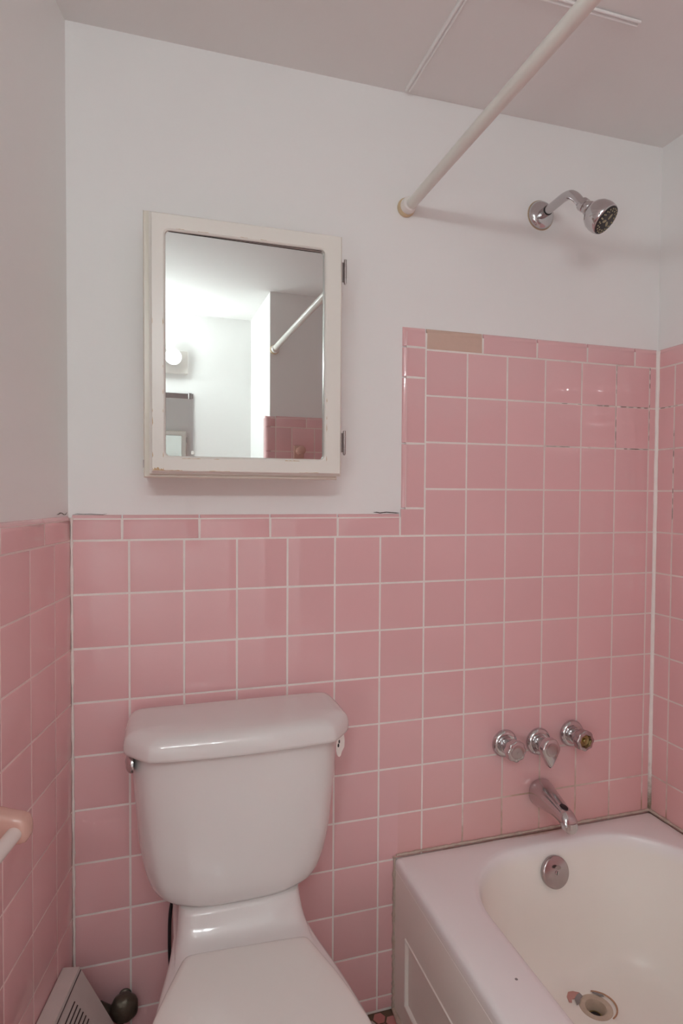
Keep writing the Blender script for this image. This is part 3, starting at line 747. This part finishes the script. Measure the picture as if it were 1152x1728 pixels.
# ------------------------------------------------------------------ toilet
TC = .2085
toi = thing('toilet', (TC, -.35, 0), 'white two-piece toilet with closed seat against pink tiles', 'toilet')
def rings_outline(bm, secs, cap0=True, cap1=True, k=3):
    rs = []
    for z, half in secs:
        o = chaikin(mirror_outline(half), k); rs.append([Vector((TC+x, y, z)) for x, y in o])
    return rings(bm, rs, True, cap0, cap1)
def tank_half(w, yf, yb=-.022):
    return [(w-.02, yb), (w-.004, yb-.002), (w, yb-.02), (w+.001, -.075), (w, yf+.070), (w-.006, yf+.047), (w-.026, yf+.018), (w-.052, yf+.006), (w*.5, yf-.004), (w*.15, yf-.007)]
bm = bmesh.new(); secs = []
for z, wv, yf in ((.4470, .085, -.125), (.4473, .118, -.150), (.4495, .138, -.163), (.455, .153, -.171), (.465, .1635, -.176), (.480, .171, -.179), (.502, .178, -.181), (.53, .184, -.183), (.567, .190, -.185), (.61, .193, -.187), (.66, .1975, -.189), (.71, .201, -.190), (.756, .2025, -.191)):
    secs.append((z, tank_half(wv, yf)))
rings_outline(bm, secs); obj('tank', bm, PORC, toi, 60)
def lid_half(d=0):
    w = .2182-d; 
    return [(w-.030, -.010-d), (w-.012, -.012-d), (w-.003, -.026-d*.6), (w, -.075), (w, -.140), (w-.002, -.158), (w-.040, -.204+d), (w-.052, -.210+d), (w*.5, -.216+d), (w*.15, -.219+d)]
bm = bmesh.new()
rings_outline(bm, [(.757, lid_half(.020)), (.7525, lid_half(.014)), (.752, lid_half(.004)), (.754, lid_half(.001)), (.760, lid_half(0)), (.770, lid_half(.0005)), (.777, lid_half(.0020)), (.7825, lid_half(.0045)), (.7870, lid_half(.0080)), (.7905, lid_half(.0125)), (.7932, lid_half(.0180)), (.7950, lid_half(.0240)), (.7962, [(x*.96, (y+.115)*.92-.115) for x, y in lid_half(.024)]), (.7975, [(x*.6, (y+.115)*.6-.115) for x, y in lid_half(.024)])])
bmesh.ops.translate(bm, vec=(.0025, 0, 0), verts=bm.verts[:]); obj('tank_lid', bm, PORC, toi, 60)
# bowl: neck under the tank, deck, rim, body and foot
def bowl_half(pts): return pts
def neck(w, yf, yb=-.03):
    return [(w*.55, yb), (w*.95, yb), (w, yb-.01), (w, -.06), (w, -.09), (w, yf+.045), (w, yf+.030), (w-.004, yf+.016), (w-.012, yf+.006), (w-.028, yf), (w*.5, yf-.001), (w*.15, yf-.001)]
rim = [(.06, -.030), (.112, -.030), (.119, -.040), (.123, -.10), (.131, -.165), (.139, -.215), (.152, -.27), (.166, -.34), (.182, -.45), (.180, -.58), (.125, -.68), (.04, -.705)]
def rimd(d, dy=0, base=rim): return [(max(.01, x-d), y+(d*.6 if y < -.5 else 0)+dy) for x, y in base]
def lerp(a, b, f): return [(x+(u-x)*f, y+(v-y)*f) for (x, y), (u, v) in zip(a, b)]
foot = [(.05, -.08), (.095, -.08), (.105, -.09), (.108, -.14), (.108, -.19), (.106, -.24), (.104, -.29), (.104, -.35), (.106, -.42), (.100, -.49), (.07, -.535), (.02, -.545)]
bm = bmesh.new()
secs = [(0, foot), (.02, foot), (.06, lerp(foot, rimd(.05), .08)), (.14, lerp(foot, rimd(.04), .25)), (.22, lerp(foot, rimd(.03), .5)), (.28, lerp(foot, rimd(.015), .8)), (.325, rimd(.010)), (.355, rimd(.003)), (.372, rimd(0)), (.381, rimd(.002)), (.386, rimd(.008)), (.3875, rimd(.016)),
        (.388, lerp(rimd(.02), neck(.122, -.235), .5)), (.390, neck(.126, -.236)), (.394, neck(.124, -.222)), (.402, neck(.1215, -.207)), (.414, neck(.1195, -.194)), (.428, neck(.118, -.184)), (.439, neck(.117, -.178)), (.4485, neck(.1165, -.174))]
rings_outline(bm, secs); obj('bowl', bm, PORC, toi, 70)
lidh = [(.03, -.2435), (.092, -.2440), (.110, -.2465), (.1165, -.262), (.128, -.292), (.141, -.327), (.157, -.375), (.180, -.465), (.184, -.56), (.140, -.67), (.06, -.712), (.02, -.718)]
skew = Matrix.Translation((TC, -.245, 0)) @ Matrix.Rotation(-.058, 4, 'Z') @ Matrix.Translation((-TC, .245, 0))
def lidd(d): return [(max(.005, x-d), y-(d if y > -.3 else 0)+(d if y < -.6 else 0)) for x, y in lidh]
bm = bmesh.new(); rings_outline(bm, [(.3885, lidd(.01)), (.390, lidd(.004)), (.394, lidd(-.001)), (.402, lidd(-.001)), (.4045, lidd(.001)), (.405, lidd(.006))]); bmesh.ops.transform(bm, matrix=skew, verts=bm.verts[:]); obj('seat', bm, SEATM, toi, 50)
bm = bmesh.new(); rings_outline(bm, [(.4058, lidd(.006)), (.4062, lidd(.002)), (.409, lidd(-.001)), (.414, lidd(0)), (.4175, lidd(.002)), (.4195, lidd(.005)), (.4205, lidd(.010)), (.4212, lidd(.02)), (.422, lidd(.06))]); bmesh.ops.transform(bm, matrix=skew, verts=bm.verts[:]); obj('seat_lid', bm, SEATM, toi, 60)
for s in (-1, 1):
    bm = bmesh.new(); lathe(bm, (TC+s*.07-.018, -.252, .400), (1, 0, 0), [(0, .007), (.036, .007)], 16); obj('seat_hinge', bm, SEATM, toi, 40)
# flush lever on the left side of the tank
bm = bmesh.new(); lathe(bm, (.0115, -.148, .7325), (-1, 0, 0), [(0, .0175), (.003, .0178), (.007, .0165), (.011, .0125), (.0135, .007)], 32); lv = obj('flush_lever', bm, CHROME, toi, 50); lv['label'] = 'chrome flush lever boss'
bm = bmesh.new(); tube(bm, catmull([(.002, -.148, .7325), (.0, -.128, .731), (.001, -.10, .727), (.003, -.08, .724)], 5), .0045, 12); obj('lever_arm', bm, CHROME, lv, 50)
# little white tag hanging from under the lid
tg = thing('plastic_tag', (.407, -.170, .72), 'small white plastic tag poking out under the tank lid, right end', 'tag')
bm = bmesh.new()
org = Vector((.3985, -.1775, .7535)); e1 = Vector((.90, .43, 0)).normalized(); nn = Vector((.43, -.90, 0)).normalized()
shape = [(-.006, .002), (.011, .002), (.0135, -.014), (.0125, -.026), (.006, -.034), (.003, -.041), (-.001, -.0425), (-.0045, -.039), (-.0068, -.030), (-.0075, -.012)]
rings(bm, [[org+e1*a+Vector((0, 0, b))+nn*.001 for a, b in shape], [org+e1*a+Vector((0, 0, b))+nn*.0035 for a, b in shape]], True, True, True)
obj('tag_body', bm, TAG, tg)
bm = bmesh.new()
for cx_, cz_, rr_ in ((-.0012, -.0115, .0030), (-.0035, -.0185, .0033)):
    rings(bm, [[org+e1*(cx_+rr_*.7*math.cos(a))+Vector((0, 0, cz_+rr_*1.25*math.sin(a)))+nn*h for a in [2*PI*i/8 for i in range(8)]] for h in (.0030, .0039)], True, True, True)
obj('tag_mark', bm, BLACK, tg)

# ------------------------------------------------------------------ supply valve and hose behind the toilet
sv = thing('supply_valve', (-.012, -.02, .16), 'grimy dark shut-off valve low between heater and toilet', 'valve')
vc = Vector((-.013, -.030, .180))
bm = bmesh.new(); lathe(bm, (vc.x, .0, vc.z), (0, -1, 0), [(0, .013), (.003, .013), (.006, .010), (.040, .010)], 24); obj('stub_pipe', bm, BRONZE, sv, 40)
bm = bmesh.new(); lathe(bm, vc+Vector((0, .012, 0)), (0, -1, 0), [(0, .014), (.005, .0245), (.014, .0275), (.024, .0265), (.031, .020), (.034, .010)], 36, rad=lambda a, h: 1+.03*math.cos(7*a)); obj('valve_knob', bm, BRONZE, sv, 60)
bm = bmesh.new(); tube(bm, [vc+Vector((0, .0, -.03)), vc+Vector((-.02, .005, -.016)), vc+Vector((-.05, .005, .006))], .011, 16); obj('valve_body', bm, BRONZE, sv, 40)
bm = bmesh.new(); tube(bm, catmull([(-.004, -.034, .130), (.030, -.024, .085), (.066, -.016, .11), (.078, -.012, .19), (.0765, -.011, .27), (.078, -.012, .34), (.086, -.014, .39), (.094, -.018, .43), (.098, -.024, .448)], 7), .0036, 10); obj('supply_hose', bm, BLACK, sv, 60)

# ------------------------------------------------------------------ convector heater along the left wall
ht = thing('baseboard_heater', (-.12, -.5, 0), 'beige painted baseboard heater with slotted sloping front below pink wall', 'heater')
HO = Vector((XL0, 0, 0))+LU*(.063*LK)
def HP(s, d, z): return HO+LU*s+LN*d+Vector((0, 0, z))      # s along the wall, d out from it
HL = 1.25
# profile (d, z): top shelf, slope, lower face
d_top, z_top, d_low, z_low = .0335, .311, .0995, .190
prof = [(.001, 0), (.001, z_top-.003), (.003, z_top), (d_top, z_top), (d_top+.0025, z_top-.004), (d_low-.003, z_low+.006), (d_low, z_low-.002), (d_low, .035), (d_low-.012, .03), (d_low-.012, 0)]
bm = bmesh.new(); rings(bm, [[HP(s, d, z) for d, z in prof] for s in (.0, HL)], True, True, True)
bmesh.ops.recalc_face_normals(bm, faces=bm.faces[:]); obj('cover', bm, HEAT, ht)
sl = Vector((d_low-d_top, z_low-z_top)).normalized(); slen = Vector((d_low-d_top, z_low-z_top)).length
def SP(s, f, out=0): # point on the sloping face
    d = d_top+(d_low-d_top)*f; z = z_top+(z_low-z_top)*f; nd = Vector((-sl.y, sl.x)); 
    if nd.x < 0: nd = -nd
    return HP(s, d+nd.x*out, z+nd.y*out)
SLOT = simple('slot_shadow_gap', (0.05, 0.035, 0.03), .8, var=.1)
for k in range(6):
    f = .155+.068*k; s0 = .060-.0015*k; 
    for q in range(6):
        a0_, a1_ = s0+q*.16, s0+q*.16+.13
        bm = bmesh.new(); hw_ = .010
        rings(bm, [[SP(a0_, f, -.001), SP(a1_, f, -.001), SP(a1_, f+hw_*1.4, -.001), SP(a0_, f+hw_*1.4, -.001)], [SP(a0_, f, .0016), SP(a1_, f, .0016), SP(a1_, f+hw_*1.4, .0016), SP(a0_, f+hw_*1.4, .0016)]], True, True, True)
        obj('slot', bm, SLOT, ht)
bm = bmesh.new(); tube(bm, [HP(.004, d_top+.004, z_top-.003), HP(HL, d_top+.004, z_top-.003)], .0009, 6); obj('cover_seam', bm, SLOT, ht)

# ------------------------------------------------------------------ towel bar on the left wall
tb = thing('towel_bar', (-.19, -.4, .76), 'white towel bar in a peach ceramic bracket on the left wall', 'towel bar')
ys = .40; s_ = ys*LK; base = Vector((XL0, 0, 0))+LU*s_
tipd = .088
bx = lambda a, d, z: Vector((XL0, 0, 0))+LU*(s_+a)+LN*d+Vector((0, 0, z))
def bracket(soff):
    bm = bmesh.new(); rs = []
    for d, ha, hz, cz in ((0, .034, .048, .782), (.006, .034, .048, .782), (.010, .026, .038, .782), (.018, .017, .0275, .784), (.045, .015, .0225, .781), (.062, .0145, .0205, .7785), (.076, .0145, .0195, .7765), (.083, .013, .0165, .7760), (tipd-.0015, .009, .011, .7755), (tipd, .004, .005, .7755)):
        rs.append([bx(soff+ha*math.copysign(abs(math.cos(t))**.55, math.cos(t)), d, cz+hz*math.copysign(abs(math.sin(t))**.6, math.sin(t))) for t in [2*PI*i/28 for i in range(28)]])
    rings(bm, rs, True, True, True); obj('bracket', bm, PCER, tb, 50)['label'] = 'peach ceramic bracket'
bracket(0); bracket(.50)
bm = bmesh.new(); tube(bm, [bx(.0, .0705, .7745), bx(.50, .0705, .7745)], .0100, 24); obj('bar', bm, BARM, tb, 50)

# ------------------------------------------------------------------ far end of the room, seen in the mirror
SOCK = simple('dull_grey_socket', (0.10, 0.10, 0.10), .6, var=.1)
vl = thing('vanity_light', (-.13, YFAR, 1.91), 'white light bar with glowing round globe bulbs, reflected in the cabinet mirror', 'light fixture')
bm = bmesh.new(); box(bm, -.540, .272, YFAR, YFAR+.028, 1.852, 1.967, .004, 2); obj('back_plate', bm, TAG, vl, 40)
for gx in (.197, -.022, -.241, -.460):
    bm = bmesh.new(); lathe(bm, (gx, YFAR+.026, 1.925), (0, 1, 0), [(0, .026), (.004, .026), (.012, .030), (.018, .034), (.046, .0385), (.047, .0405), (.043, .0405)], 24); so = obj('socket', bm, SOCK, vl, 40)
    bm = bmesh.new(); bmesh.ops.create_uvsphere(bm, u_segments=24, v_segments=14, radius=.037, matrix=Matrix.Translation((gx, YFAR+.082, 1.925))); obj('bulb', bm, BULB, so, 80)
    ld = bpy.data.lights.new('globe_glow', 'POINT'); ld.energy = GLOBE_STRENGTH*4*PI*PI*.0362**2; ld.color = GLOBE_COL; ld.shadow_soft_size = .025; ld.use_soft_falloff = False
    lo = bpy.data.objects.new('globe_glow', ld); C.objects.link(lo); lo.location = (gx, YFAR+.082, 1.925)
SILVER2, _nt2, _p2 = newmat('clean_mirror_silver'); _p2.inputs['Metallic'].default_value = 1; _p2.inputs['Roughness'].default_value = 0
_nt2.links.new(ramp(_nt2, noise(_nt2, 20).outputs[0], [(0, .93), (1, .97)]).outputs[0], _p2.inputs['Base Color'])
vm = thing('wall_mirror', (0, YFAR, 1.40), 'small frameless wall mirror in clips under the light bar, reflected in the cabinet mirror', 'mirror')
bm = bmesh.new(); box(bm, -.36, .300, YFAR+.001, YFAR+.006, 1.20, 1.752, .0008, 1); obj('glass', bm, SILVER2, vm)
for x_, z_ in ((.284, 1.748), (-.2, 1.748)):
    bm = bmesh.new(); box(bm, x_-.008, x_+.008, YFAR+.0005, YFAR+.010, z_-.022, z_+.010, .001, 1); obj('clip', bm, CHROME, vm)
bm = bmesh.new(); box(bm, .290, .306, YFAR+.0005, YFAR+.010, 1.440, 1.458, .001, 1); obj('clip', bm, TAG, vm)
bm = bmesh.new(); box(bm, -.36, .300, YFAR+.0005, YFAR+.009, 1.728, 1.754, .001, 1); obj('top_channel', bm, DULLCH, vm)
ch = thing('ceramic_holder', (.74, YEND, 1.44), 'small pink ceramic holder on the tiled end wall, reflected in the cabinet mirror', 'bathroom holder')
bm = bmesh.new(); box(bm, .712, .762, YEND, YEND+.010, 1.400, 1.462, .004, 3); obj('base', bm, PCER, ch, 40)
bm = bmesh.new(); lathe(bm, (.737, YEND+.008, 1.437), (0, 1, 0), [(0, .018), (.012, .014), (.035, .014), (.045, .020), (.050, .020), (.054, .014)], 24); obj('peg', bm, PCER, ch, 50)
